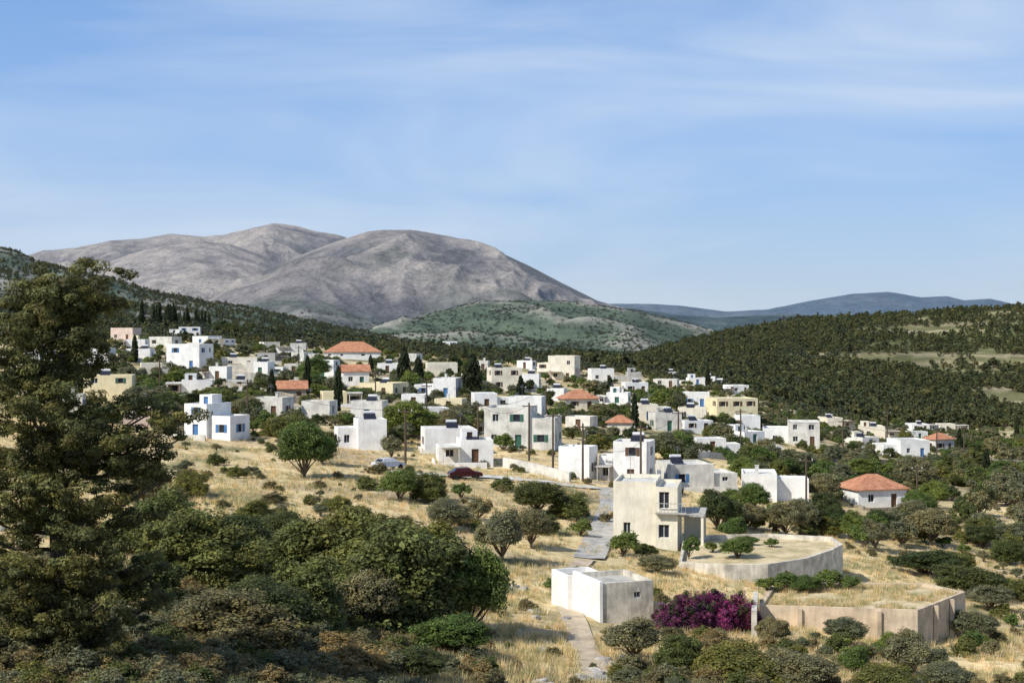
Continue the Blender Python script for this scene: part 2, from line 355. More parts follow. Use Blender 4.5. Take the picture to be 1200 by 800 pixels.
# ------------------------------------------------------------------ buildings
HOUSES=[]
def facade(W,G_,Dd,o,u,nrm,w,h,zb,ops):
    xs=sorted({0.,w}|{v for q in ops for v in q[:2]});zs=sorted({zb,h}|{v for q in ops for v in q[2:4]})
    P=lambda a,c,dep=0:o+u*a+Vector((0,0,c))-nrm*dep
    for i in range(len(xs)-1):
        for j in range(len(zs)-1):
            cx=(xs[i]+xs[i+1])/2;cz=(zs[j]+zs[j+1])/2
            if any(q[0]<cx<q[1] and q[2]<cz<q[3] for q in ops): continue
            W.quad(P(xs[i],zs[j]),P(xs[i+1],zs[j]),P(xs[i+1],zs[j+1]),P(xs[i],zs[j+1]))
    for x0,x1,z0,z1,kind in ops:
        r=.22
        W.quad(P(x0,z0),P(x0,z1),P(x0,z1,r),P(x0,z0,r));W.quad(P(x1,z0),P(x1,z0,r),P(x1,z1,r),P(x1,z1))
        W.quad(P(x0,z1),P(x1,z1),P(x1,z1,r),P(x0,z1,r));W.quad(P(x0,z0),P(x0,z0,r),P(x1,z0,r),P(x1,z0))
        T_=Dd if kind=='door' else G_
        T_.quad(P(x0,z0,r),P(x1,z0,r),P(x1,z1,r),P(x0,z1,r),0)
        if kind=='win':
            t=.06;q=r-.03;xm=(x0+x1)/2
            for a0,a1,c0,c1 in ((x0,x1,z0,z0+t),(x0,x1,z1-t,z1),(x0,x0+t,z0+t,z1-t),(x1-t,x1,z0+t,z1-t),(xm-t/2,xm+t/2,z0+t,z1-t)):
                G_.quad(P(a0,c0,q),P(a1,c0,q),P(a1,c1,q),P(a0,c1,q),1)
        if kind=='shut':
            for a,bb in ((x0-(x1-x0)*.48,x0-.02),(x1+.02,x1+(x1-x0)*.48)):
                G_.quad(P(a,z0,-.04),P(bb,z0,-.04),P(bb,z1,-.04),P(a,z1,-.04),2)
def volume(par,x0,x1,y0,y1,h,wall,roof,ops,z0=-3,trim='frame',roofm='roofflat',names=('walls','roof','windows','door')):
    W,R,G_,Dd=MB(),MB(),MB(),MB();w=x1-x0;dp=y1-y0
    pr=.35 if roof=='flat' else 0
    sides=[(Vector((x0,y0,0)),Vector((1,0,0)),Vector((0,-1,0)),w,0),(Vector((x1,y0,0)),Vector((0,1,0)),Vector((1,0,0)),dp,1),
           (Vector((x1,y1,0)),Vector((-1,0,0)),Vector((0,1,0)),w,2),(Vector((x0,y1,0)),Vector((0,-1,0)),Vector((-1,0,0)),dp,3)]
    for o,u,n,L,i in sides: facade(W,G_,Dd,o,u,n,L,h,z0,ops.get(i,[]))
    if roof=='flat':
        t=.2;a0,a1,b0,b1=x0+t,x1-t,y0+t,y1-t;zr=h-pr
        for q in (((x0,y0),(x1,y0),(a1,b0),(a0,b0)),((x1,y0),(x1,y1),(a1,b1),(a1,b0)),((x1,y1),(x0,y1),(a0,b1),(a1,b1)),((x0,y1),(x0,y0),(a0,b0),(a0,b1))):
            W.quad(*[(*p,h) for p in q])
            W.quad((*q[3],h),(*q[2],h),(*q[2],zr),(*q[3],zr))
        R.quad((a0,b0,zr),(a1,b0,zr),(a1,b1,zr),(a0,b1,zr))
    else:
        e=.4;X0,X1,Y0,Y1=x0-e,x1+e,y0-e,y1+e;zh=h-.02;rh=.26*min(w,dp)+.3
        yc=(Y0+Y1)/2;xc=(X0+X1)/2;ins=min(X1-X0,Y1-Y0)/2
        R.box(X0,X1,Y0,Y1,zh,zh+.14,0)
        zt=zh+.143
        if roof=='hip':
            if w>=dp: A=(X0+ins,yc,zt+rh);B=(X1-ins+.01,yc,zt+rh)
            else: A=(xc,Y0+ins,zt+rh);B=(xc,Y1-ins,zt+rh)
            c=[(X0,Y0,zt),(X1,Y0,zt),(X1,Y1,zt),(X0,Y1,zt)]
            if w>=dp: R.quad(c[0],c[1],B,A);R.tri(c[1],c[2],B);R.quad(c[2],c[3],A,B);R.tri(c[3],c[0],A)
            else: R.tri(c[0],c[1],A);R.quad(c[1],c[2],B,A);R.tri(c[2],c[3],B);R.quad(c[3],c[0],A,B)
        else:
            R.quad((X0,Y0,zt),(X1,Y0,zt),(X1,yc,zt+rh),(X0,yc,zt+rh));R.quad((X1,Y1,zt),(X0,Y1,zt),(X0,yc,zt+rh),(X1,yc,zt+rh))
            W.tri((x0,y0,zt),(x0,yc,zt+rh*.9),(x0,y1,zt));W.tri((x1,y0,zt),(x1,y1,zt),(x1,yc,zt+rh*.9))
    W.obj(names[0],[M[wall]],par);R.obj(names[1],[M['tile' if roof!='flat' else roofm]],par)
    if G_.f: G_.obj(names[2],[M['glass'],M['frame'],M[trim]],par)
    if Dd.f: Dd.obj(names[3],[M[trim if trim!='frame' else 'brown']],par)
def auto_ops(L,h,rng,door=True,trim='frame',den=1.0):
    ops=[];fl=max(1,int(round(h/3.2)));fh=h/fl
    n=max(1,int(L/3.0*den))
    for f in range(fl):
        for i in range(n):
            if rng.random()<.22 and L>4: continue
            c=(i+.5)*L/n+rng.uniform(-.25,.25);isd=door and f==0 and i==n//2
            ww=.5 if isd else rng.uniform(.4,.62);z0=f*fh+(.05 if isd else 1.0);z1=min(f*fh+2.15,h-.5)
            if z1-z0<.5 or c-ww<.25 or c+ww>L-.25: continue
            ops.append((c-ww,c+ww,z0,z1,'door' if isd else ('shut' if trim!='frame' and rng.random()<.6 and L/n>2.6 else 'win')))
    return ops
def roof_bits(par,x0,x1,y0,y1,zr,rng):
    if rng.random()<.35:
        B=MB();cx=rng.uniform(x0+1.5,x1-1.5) if x1-x0>3.4 else (x0+x1)/2;cy=(y0+y1)/2
        B.quad((cx-.9,cy-.9,zr+.25),(cx+.9,cy-.9,zr+.25),(cx+.9,cy+.5,zr+1.0),(cx-.9,cy+.5,zr+1.0),0)
        B.quad((cx-.9,cy-.93,zr+.2),(cx-.9,cy+.53,zr+.95),(cx+.9,cy+.53,zr+.95),(cx+.9,cy-.93,zr+.2),2)
        B.cyl((cx-.8,cy+.6,zr+1.15),(cx+.8,cy+.6,zr+1.15),.25,.25,10,1)
        for sx in (-.7,.7): B.cyl((cx+sx,cy+.6,zr),(cx+sx,cy+.6,zr+1.0),.04,.04,5,2)
        B.obj('solar_water_heater',[M['panel'],M['tank'],M['metal']],par)
    if rng.random()<.4:
        B=MB();cx=rng.uniform(x0+.6,x1-.6);cy=rng.uniform((y0+y1)/2,y1-.6);B.box(cx-.25,cx+.25,cy-.25,cy+.25,zr,zr+1.1);B.box(cx-.33,cx+.33,cy-.33,cy+.33,zr+1.1,zr+1.2);B.obj('chimney',[M['offwhite']],par)
    if rng.random()<.55:
        B=MB();cx=rng.uniform(x0+.5,x1-.5);cy=rng.uniform(y0+.5,y1-.5);B.cyl((cx,cy,zr),(cx,cy,zr+2.6),.03,.02,5)
        for k in range(5): B.cyl((cx-.5+.05*k,cy,zr+2+.12*k),(cx+.5-.05*k,cy,zr+2+.12*k),.015,.015,4)
        B.obj('antenna',[M['metal']],par)
def house(x0,x1,yt,yb,wall='white',roof='flat',yaw=0,trim=None,name=None,wing=None,den=1.0,roofm=None,ratio=.8):
    rng=random.Random(int(x0*7+yb*13));cx=(x0+x1)/2
    X_,Y_,Z_=survey(cx,yb);s=Y_/F;yr=math.radians(yaw)
    W_=(x1-x0)*s;w=W_/(math.cos(yr)+ratio*abs(math.sin(yr)));dp=min(max(w*ratio,3.5),11)
    h=(yb-yt)*s
    if roof!='flat': h=max(h-(.26*min(w,dp)+.45),2.2)
    h=max(h,1.2)
    trim=trim or rng.choice(['frame','frame','blue','brown','brown','brown','green'])
    e=link(bpy.data.objects.new(name or ('tiled_roof_house' if roof!='flat' else 'flat_roof_house'),None))
    ext=(w*abs(math.sin(yr))+dp*math.cos(yr))/2
    u=(cx-600)/F;yy=Y_+ext
    e.location=(u*Y_+0,yy,Z_);e.rotation_euler=(0,0,yr)
    a,b_=-w/2,w/2;c,d=-dp/2,dp/2
    rm=roofm or rng.choice(['roofflat','roofwhite','roofwhite'])
    if roof=='flat' and w>6.5 and wing is None and rng.random()<.75: wing=rng.choice([-1,1])
    if wing and roof=='flat':
        sp=a+w*(rng.uniform(.3,.5) if wing<0 else rng.uniform(.5,.7));h2=h*rng.uniform(.55,.85)
        hl,hr=(h2,h) if wing<0 else (h,h2);bk=rng.uniform(.5,2.2)
        wl,wr=sp-a,b_-sp
        volume(e,a,sp-.003,c if wing>0 else c+bk,d,hl,wall,'flat',{0:auto_ops(wl,hl,rng,wing>0,trim,den),3:auto_ops(dp-bk,hl,rng,False,trim)},trim=trim,roofm=rm)
        wall2=wall if rng.random()<.7 else rng.choice(['white','offwhite'])
        volume(e,sp,b_,c if wing<0 else c+bk,d-.4,hr,wall2,'flat',{0:auto_ops(wr,hr,rng,wing<0,trim,den),1:auto_ops(dp-bk-.4,hr,rng,False,trim)},trim=trim,roofm=rm,names=('wing_walls','wing_roof','wing_windows','wing_door'))
        if wing<0: roof_bits(e,sp+.4,b_-.4,c+1,d-.5,hr-.35,rng)
        else: roof_bits(e,a+.4,sp-.4,c+1,d-.5,hl-.35,rng)
        if rng.random()<.45:
            q0,q1=(a,sp) if wing<0 else (sp,b_);B=MB();B.box(q0+.1,q1-.1,c-1.6,c+bk-.02,2.45,2.57,0)
            for xx in (q0+.3,q1-.4): B.box(xx,xx+.14,c-1.5,c-1.36,-2,2.45,0)
            B.obj('canopy',[M[rng.choice(['concrete','brown','offwhite'])]],e)
        if rng.random()<.12:
            q=(sp+.5,b_-1) if wing<0 else (a+.5,sp-1)
            if q[1]-q[0]>2: volume(e,q[0],q[0]+2.2,d-3,d-.6,h+1.2,wall,'flat',{0:[(.7,1.5,h-.3,h+.9,'door')]},z0=h-.34,trim=trim,roofm=rm,names=('stair_head_walls','stair_head_roof','stair_head_window','stair_head_door'))
    else:
        ops={0:auto_ops(w,h,rng,True,trim,den),1:auto_ops(dp,h,rng,False,trim,den),3:auto_ops(dp,h,rng,False,trim,den)}
        volume(e,a,b_,c,d,h,wall,roof,ops,trim=trim,roofm=rm)
        if roof=='flat': roof_bits(e,a+.5,b_-.5,c+.5,d-.5,h-.35,rng)
    if rng.random()<.4:
        B=MB();yw=c-rng.uniform(2.2,3.6);B.box(a-1,b_-1.2,yw,yw+.2,-3,rng.uniform(.5,1.1));B.box(a-1,a-.8,yw+.203,c+1,-3,.9);B.obj('yard_wall',[M[rng.choice(['white','offwhite','stone'])]],e)
    HOUSES.append((x0,x1,yt,yb,e.location.x,yy,max(w,dp)/2));return e,w,dp,h
KEY=[(193,233,383,398,'white','flat',10,'blue'),(128,160,384,399,'pink','flat',-12),(192,243,403,433,'white','flat',-16),
(255,300,419,433,'cream','flat',8),(320,358,402,415,'white','flat',5),(375,446,402,421,'white','hip',6),(397,432,427,452,'white','gable',12),
(296,332,424,441,'white','flat',-8),(318,358,447,469,'stone','gable',10),(90,152,440,472,'yellow','flat',10),(210,286,474,516,'white','flat',-24,'blue'),
(386,452,492,528,'white','flat',14),(410,452,470,494,'offwhite','flat',-8),(490,556,502,530,'white','flat',10),(508,578,516,545,'white','flat',8),
(484,541,443,466,'white','flat',-10,'blue'),(497,536,425,441,'cream','flat',8),(518,546,400,412,'white','flat',0),(570,612,431,458,'cream','flat',12),
(629,682,417,446,'cream','flat',-14),(655,702,457,481,'cream','hip',14),(551,602,461,480,'white','flat',8),(596,640,465,490,'white','flat',-10),(567,661,478,526,'offwhite','flat',-10),
(712,743,487,511,'cream','hip',-8),(742,790,474,494,'cream','flat',10),(700,742,460,476,'white','flat',-12),(762,800,484,506,'offwhite','flat',14),
(832,890,467,495,'yellow','flat',12),(852,892,487,506,'white','flat',8),(896,970,495,523,'white','flat',-10),(1033,1092,516,536,'white','flat',8,'blue'),
(1012,1060,500,514,'cream','flat',-6),(992,1068,558,597,'white','hip',16),(655,702,524,562,'white','flat',-22),(700,773,518,569,'white','flat',-14),
(775,868,545,574,'offwhite','flat',10),(872,958,556,590,'white','flat',-8),(812,852,514,531,'white','flat',10),(800,835,460,477,'white','flat',-8),
(560,600,478,494,'cream','flat',-4),(690,720,432,448,'white','flat',8),(640,665,455,470,'white','flat',-14),(722,752,436,448,'grey','flat',5),(730,760,448,462,'white','flat',8),
(470,500,462,478,'white','flat',-6),(60,95,462,484,'offwhite','flat',8),(352,392,470,492,'offwhite','flat',-12),(140,175,478,500,'pink','flat',10),(440,480,426,438,'white','flat',4),(540,560,438,452,'cream','flat',4),
(612,634,438,455,'white','flat',-9),(100,130,408,425,'white','flat',-9),(60,95,400,415,'cream','flat',9),(265,292,445,458,'offwhite','flat',4),(795,832,478,494,'cream','flat',-9),
(640,680,432,446,'pink','flat',6),(262,312,424,436,'offwhite','flat',6),(835,868,520,530,'white','flat',4)]
for k in KEY:
    house(*k[:4],wall=k[4],roof=k[5],yaw=k[6],trim=k[7] if len(k)>7 else None)
def overlap(x0,x1,y0,y1,lim,hs=None):
    ar=(x1-x0)*(y1-y0)
    for h in (hs if hs is not None else HOUSES):
        a=max(0,min(x1,h[1])-max(x0,h[0]))*max(0,min(y1,h[3])-max(y0,h[2]))
        if a>lim*ar or a>lim*(h[1]-h[0])*(h[3]-h[2]): return True
    return False
fr=random.Random(5)
for i in range(700):
    q=fr.random()
    if q<.70: px=fr.uniform(270,870);lo=402+.075*(px-250);py=fr.uniform(lo+2,lo+88) if px<700 else fr.uniform(lo,lo+70)
    elif q<.85: px=fr.uniform(860,1120);py=fr.uniform(503,536)
    else: px=fr.uniform(40,260);py=fr.uniform(400,475)
    X_,Y_,Z_=survey(px,py)
    if Y_>600: continue
    w=fr.uniform(6,14)/Y_*F;h=fr.choice([2.4,2.7,3.0,3.2,3.6,4.8])/Y_*F
    if overlap(px-w/2,px+w/2,py-h,py,.14): continue
    if any((X_-q_[4])**2+(Y_+3-q_[5])**2<(q_[6]+w/F*Y_*.5+1)**2 for q_ in HOUSES): continue
    if len(HOUSES)>124: break
    rf_='hip' if fr.random()<.06 else 'flat'
    house(px-w/2,px+w/2,py-h,py,wall=fr.choice(['white','white','white','white','offwhite','offwhite','offwhite','cream','cream','yellow','grey']),roof=rf_,yaw=fr.uniform(-30,30),ratio=fr.uniform(.5,.95))
NKEY=len(KEY)
# ---- two-storey cream house with shaded porch
X_,Y_,Z_=survey(765,642);s=Y_/F
e=link(bpy.data.objects.new('two_storey_house',None));e.location=((765-600)*s,Y_+4.5,Z_);e.rotation_euler=(0,0,math.radians(-10))
H1=76*s;W1=76*s
volume(e,-W1/2,W1*.16,-3.6,4,H1,'cream','flat',{0:[(1.0,1.7,1.1,2.3,'win')],3:[(2,3,1,2.2,'win'),(5,6,4,5.2,'win')]},trim='brown',roofm='roofwhite')
volume(e,W1*.16+.003,W1/2,-4.0,3.6,H1*.93,'cream','flat',{0:[(.35,1.35,3.75,5.4,'win'),(.3,1.35,.9,2.2,'win')],1:[(1,2.2,.1,2.3,'door'),(4,5.2,3.6,5,'win')]},trim='brown',roofm='roofwhite',names=('front_walls','front_roof','front_windows','front_door'))
B=MB();xr=W1/2
B.box(xr+.01,xr+2.6,-3.8,2.5,3.0,3.18,0);B.box(W1*.16,xr+.9,-4.6,-4.01,3.3,3.42,0)
for yy in (-3.6,-.6,2.2): B.box(xr+2.25,xr+2.5,yy-.12,yy+.12,-2,3.0,1)
B.box(xr+.3,xr+2.5,2.51,2.7,-2,3.0,1)
for k in range(9): B.cyl((W1*.16+.1+k*(xr+.8-W1*.16-.1)/8,-4.5,3.42),(W1*.16+.1+k*(xr+.8-W1*.16-.1)/8,-4.5,4.3),.02,.02,4,0)
B.box(W1*.16+.05,xr+.85,-4.54,-4.48,4.3,4.36,0)
B.obj('porch_and_balcony',[M['concrete'],M['cream']],e)
roof_bits(e,-W1/2+.5,W1*.1,-2,3,H1-.35,random.Random(2))
HOUSES.append((722,826,565,642,e.location.x,e.location.y,6))
def polywall(name,pts,h,th,matn,below=2.0,abs_top=None):
    B=MB();n=len(pts);L=[];R_=[]
    for i,p in enumerate(pts):
        a=Vector(pts[max(i-1,0)][:2]);b_=Vector(pts[min(i+1,n-1)][:2]);t=(b_-a).normalized();nn=Vector((-t.y,t.x))*th/2
        P=Vector(p[:2]);L.append(P+nn);R_.append(P-nn)
    for i in range(n-1):
        z=[hz(*pts[j][:2]) for j in (i,i+1)]
        t0,t1=[(abs_top if abs_top is not None else z[q]+h) for q in (0,1)];b0,b1=z[0]-below,z[1]-below
        l0,l1,r0,r1=L[i],L[i+1],R_[i],R_[i+1]
        B.quad((*l0,b0),(*l1,b1),(*l1,t1),(*l0,t0));B.quad((*r1,b1),(*r0,b0),(*r0,t0),(*r1,t1));B.quad((*l0,t0),(*l1,t1),(*r1,t1),(*r0,t0))
        if i==0: B.quad((*r0,b0),(*l0,b0),(*l0,t0),(*r0,t0))
        if i==n-2: B.quad((*l1,b1),(*r1,b1),(*r1,t1),(*l1,t1))
    return B.obj(name,[M[matn]])
# ---- foreground concrete outbuilding (front-left corner at 706,728)
X_,Y_,Z_=survey(706,730);s=Y_/F;yw=math.radians(20)
e=link(bpy.data.objects.new('concrete_outbuilding',None));e.location=(X_,Y_,Z_);e.rotation_euler=(0,0,yw)
hh=46*s;wo=62*s/math.cos(yw);do=4.6
volume(e,0,wo,0,do,hh,'pale','flat',{0:[(wo*.62,wo*.62+.5,hh-1.1,hh-.7,'win')]},roofm='concrete',trim='brown')
volume(e,-.6,wo*.6,do+.003,do+3.0,hh*.92,'white','flat',{},roofm='concrete',names=('rear_walls','rear_roof','w','d'))
B=MB();B.box(-.22,-.003,-.1,do,-3,hh+.12);B.obj('side_wall',[M['white']],e)
HOUSES.append((670,766,655,727,e.location.x+2,e.location.y+3,5.0))
S=lambda px,py:survey(px,py)[:2]
# ---- walled terraces
m,nt,b=mat('garden_soil');g=N(nt,'ShaderNodeNewGeometry').outputs['Position'];n=noise(nt,.5,8,g,.75);r=ramp(nt,n.outputs[0],[(.3,(.18,.19,.08)),(.42,(.40,.33,.18)),(.55,(.60,.49,.30)),(.7,(.66,.56,.38))]);nt.links.new(r.outputs[0],b.inputs[0]);bump(nt,b,n.outputs[0],.6,.1);M['soil']=m
def platform(name,pts,top,matw,th=.35,up=.25):
    e=link(bpy.data.objects.new(name,None));W=MB();T_=MB();n=len(pts);cx=sum(p[0] for p in pts)/n;cy=sum(p[1] for p in pts)/n
    inn=[(p[0]+(cx-p[0])/math.hypot(cx-p[0],cy-p[1])*th,p[1]+(cy-p[1])/math.hypot(cx-p[0],cy-p[1])*th) for p in pts]
    for i in range(n):
        j=(i+1)%n;a,b_,c,d=pts[i],pts[j],inn[j],inn[i]
        W.quad((*a,top-7),(*b_,top-7),(*b_,top+up),(*a,top+up));W.quad((*a,top+up),(*b_,top+up),(*c,top+up),(*d,top+up));W.quad((*d,top+up),(*c,top+up),(*c,top-.1),(*d,top-.1))
        T_.tri((*d,top),(*c,top),(cx,cy,top+.15))
    for i in range(n):
        a,b_=Vector(pts[i]),Vector(pts[(i+1)%n]);t=(b_-a)
        if t.length<3: continue
        nn=Vector((t.y,-t.x)).normalized();k=int(t.length/2.6)
        if matw=='tanwall':
            for q in range(1,k):
                p=a+t*(q/k)+nn*.12;W.box(p.x-.16,p.x+.16,p.y-.12,p.y+.12,top-7,top+up-.12)
    W.obj('retaining_walls',[M[matw]],e);T_.obj('terrace_soil',[M['soil']],e);return e
def at(px,row,z):
    y=-(z-CZ)/(row-HY)*F;return ((px-600)/F*y,y)
xa,ya,za=survey(985,747);zt=za+29/F*ya
p=[at(890,713,zt),at(985,716,zt),at(1076,719,zt),at(1132,697,zt),at(1085,687,zt),at(985,686,zt),at(905,688,zt)]
platform('walled_garden',p,zt,'tanwall');GTOP=zt;GP=p
xa,ya,za=survey(890,680);zt2=za+19/F*ya
p2=[at(796,664,zt2),at(850,668,zt2),at(900,667,zt2),at(945,660,zt2),at(975,650,zt2),at(988,643,zt2),at(975,634,zt2),at(900,630,zt2),at(830,632,zt2),at(800,640,zt2)]
platform('walled_yard',p2,zt2,'pale',up=.45)
polywall('boundary_wall',[at(1012,666,GTOP-1),at(1050,672,GTOP-1),at(1090,690,GTOP-1)],1.3,.3,'white')
polywall('boundary_wall',[S(765,728),S(820,734),S(886,742)],1.3,.3,'pale')
for pts,h,mn in (([S(884,748),S(886,722)],1.8,'pale'),([S(240,452),S(300,462),S(345,472)],1.6,'stone'),([S(255,440),S(320,446),S(380,452)],1.4,'concrete'),([S(150,470),S(200,474),S(240,466)],1.4,'offwhite'),
    ([S(430,470),S(470,480),S(540,484)],1.3,'stone'),([S(590,548),S(630,556),S(668,566)],1.4,'offwhite'),([S(960,540),S(1020,545),S(1100,548)],1.3,'stone'),([S(1090,548),S(1150,545),S(1210,548)],1.6,'stone'),([S(800,536),S(860,540),S(930,538)],1.2,'offwhite'),([S(260,432),S(330,436),S(380,433)],1.5,'tanwall')):
    polywall('retaining_wall',pts,h,.35,mn)
def strip(name,pts,w,matn,dz=.07):
    B=MB();P=[]
    for i in range(len(pts)-1):
        for k in range(8):
            t=k/8;P.append(Vector(pts[i])*(1-t)+Vector(pts[i+1])*t)
    P.append(Vector(pts[-1]));prev=None
    for i,p in enumerate(P):
        a=P[max(i-1,0)];b_=P[min(i+1,len(P)-1)];t=(b_-a).normalized();nn=Vector((-t.y,t.x))*w/2
        q=[p+nn,p,p-nn];q=[(*v,max(hz(*v),hz(*p))+dz) for v in q]
        if prev: B.quad(prev[0],prev[1],q[1],q[0]);B.quad(prev[1],prev[2],q[2],q[1])
        prev=q
    return B.obj(name,[M[matn]])
LANE=[S(712,572),S(717,590),S(712,610),S(700,635),S(690,655)]
strip('concrete_lane',LANE,2.8,'concrete')
strip('village_road',[S(440,552),S(500,556),S(580,560),S(640,566),S(700,572)],3.2,'roofwhite')
strip('village_road',[S(230,462),S(300,470),S(380,484),S(440,500)],3.5,'concrete')
TRACK=[S(700,800),S(690,770),S(676,735),S(662,705),S(660,680),S(688,656)]
strip('dirt_track',TRACK,1.6,'track',.04)
# ------------------------------------------------------------------ utility poles and wires
def pole(px,yb,hpx):
    x,y,z=survey(px,yb);h=max(hpx/F*y*1.1,7.5);B=MB();B.cyl((0,0,-1),(0,0,h),.17,.12,8,0);B.box(-1,1,-.07,.07,h-.6,h-.44,0)
    for q in (-.85,0,.85): B.cyl((q,0,h-.44),(q,0,h-.18),.06,.05,6,1)
    B.obj('utility_pole',[M['wood'],M['tank']],None,(x,y,z),random.uniform(-.4,.4));return Vector((x,y,z+h-.25))
pp=[pole(*a) for a in ((187,482,56),(620,540,62),(648,556,66),(683,564,62),(751,572,68),(868,530,46),(988,540,44),(1040,520,35),(1098,550,44),(1130,545,42),(500,500,44),(350,440,30),(560,530,52),(640,500,44),(440,480,36),(795,536,50),(945,600,58),(1075,606,52),(290,500,50),(475,545,56))]
def wire(a,b_):
    cu=bpy.data.curves.new('power_line','CURVE');cu.dimensions='3D';sp=cu.splines.new('POLY');n=14;sp.points.add(n-1)
    for i in range(n):
        t=i/(n-1);p=a.lerp(b_,t);sp.points[i].co=(p.x,p.y,p.z-4*t*(1-t)*1.4,1)
    cu.bevel_depth=.022;cu.materials.append(M['rubber']);link(bpy.data.objects.new('power_line',cu))
for a,b_ in ((0,18),(18,19),(19,12),(12,1),(1,2),(2,3),(3,4),(4,15),(15,5),(5,6),(6,8),(8,9),(10,12),(11,14),(14,10),(13,12),(4,16),(16,17)): wire(pp[a],pp[b_])
# ------------------------------------------------------------------ cars
def car(px,py,yaw,col):
    x,y,z=survey(px,py);prof=[(-2.05,.35),(-2.1,.75),(-1.95,.95),(-1.55,1.0),(-1.1,1.42),(.35,1.45),(1.0,1.0),(1.9,.85),(2.1,.6),(2.05,.35)]
    e=link(bpy.data.objects.new('parked_car',None));e.location=(x,y,z+.1);e.rotation_euler=(0,0,yaw)
    B=MB();n=len(prof);wd=lambda q:.84 if q[1]<1.02 else .66
    for i in range(n-1):
        a,b_=prof[i],prof[i+1];B.quad((a[0],-wd(a),a[1]),(b_[0],-wd(b_),b_[1]),(b_[0],wd(b_),b_[1]),(a[0],wd(a),a[1]))
    for s in (-1,1):
        B.quad(*[(q[0],s*.84,q[1]) for q in (prof[0],prof[1],prof[2],prof[3])]);B.quad(*[(q[0],s*.84,q[1]) for q in (prof[0],prof[3],prof[6],prof[9])]);B.quad(*[(q[0],s*.84,q[1]) for q in (prof[6],prof[7],prof[8],prof[9])])
        B.quad((prof[3][0],s*.84,1.0),(prof[4][0],s*.66,1.42),(prof[5][0],s*.66,1.45),(prof[6][0],s*.84,1.0))
    B.obj('body',[plain('car_paint',col,.25)],e)
    G_=MB()
    for s in (-1,1): G_.quad((-1.4,s*.80,1.06),(-1.05,s*.685,1.36),(.3,s*.685,1.38),(.8,s*.81,1.06))
    G_.quad((.43,-.6,1.42),(.43,.6,1.42),(.98,.72,1.04),(.98,-.72,1.04));G_.quad((-1.17,-.6,1.38),(-1.17,.6,1.38),(-1.52,.72,1.06),(-1.52,-.72,1.06));G_.obj('windows',[M['glass']],e)
    for i,(a,s) in enumerate(((-1.3,-1),(-1.3,1),(1.3,-1),(1.3,1))):
        w_=MB();w_.cyl((a,s*.68,.32),(a,s*.88,.32),.32,.32,14);w_.obj('wheel_%d'%(i+1),[M['rubber']],e)
for c in ((455,551,.7,(.6,.6,.62)),(545,562,.25,(.05,.012,.015)),(398,456,.3,(.6,.6,.62)),(600,512,.1,(.5,.5,.52)),(790,580,1.2,(.1,.1,.12)),(905,528,.1,(.6,.6,.6)),(300,474,.3,(.05,.1,.3))): car(*c)
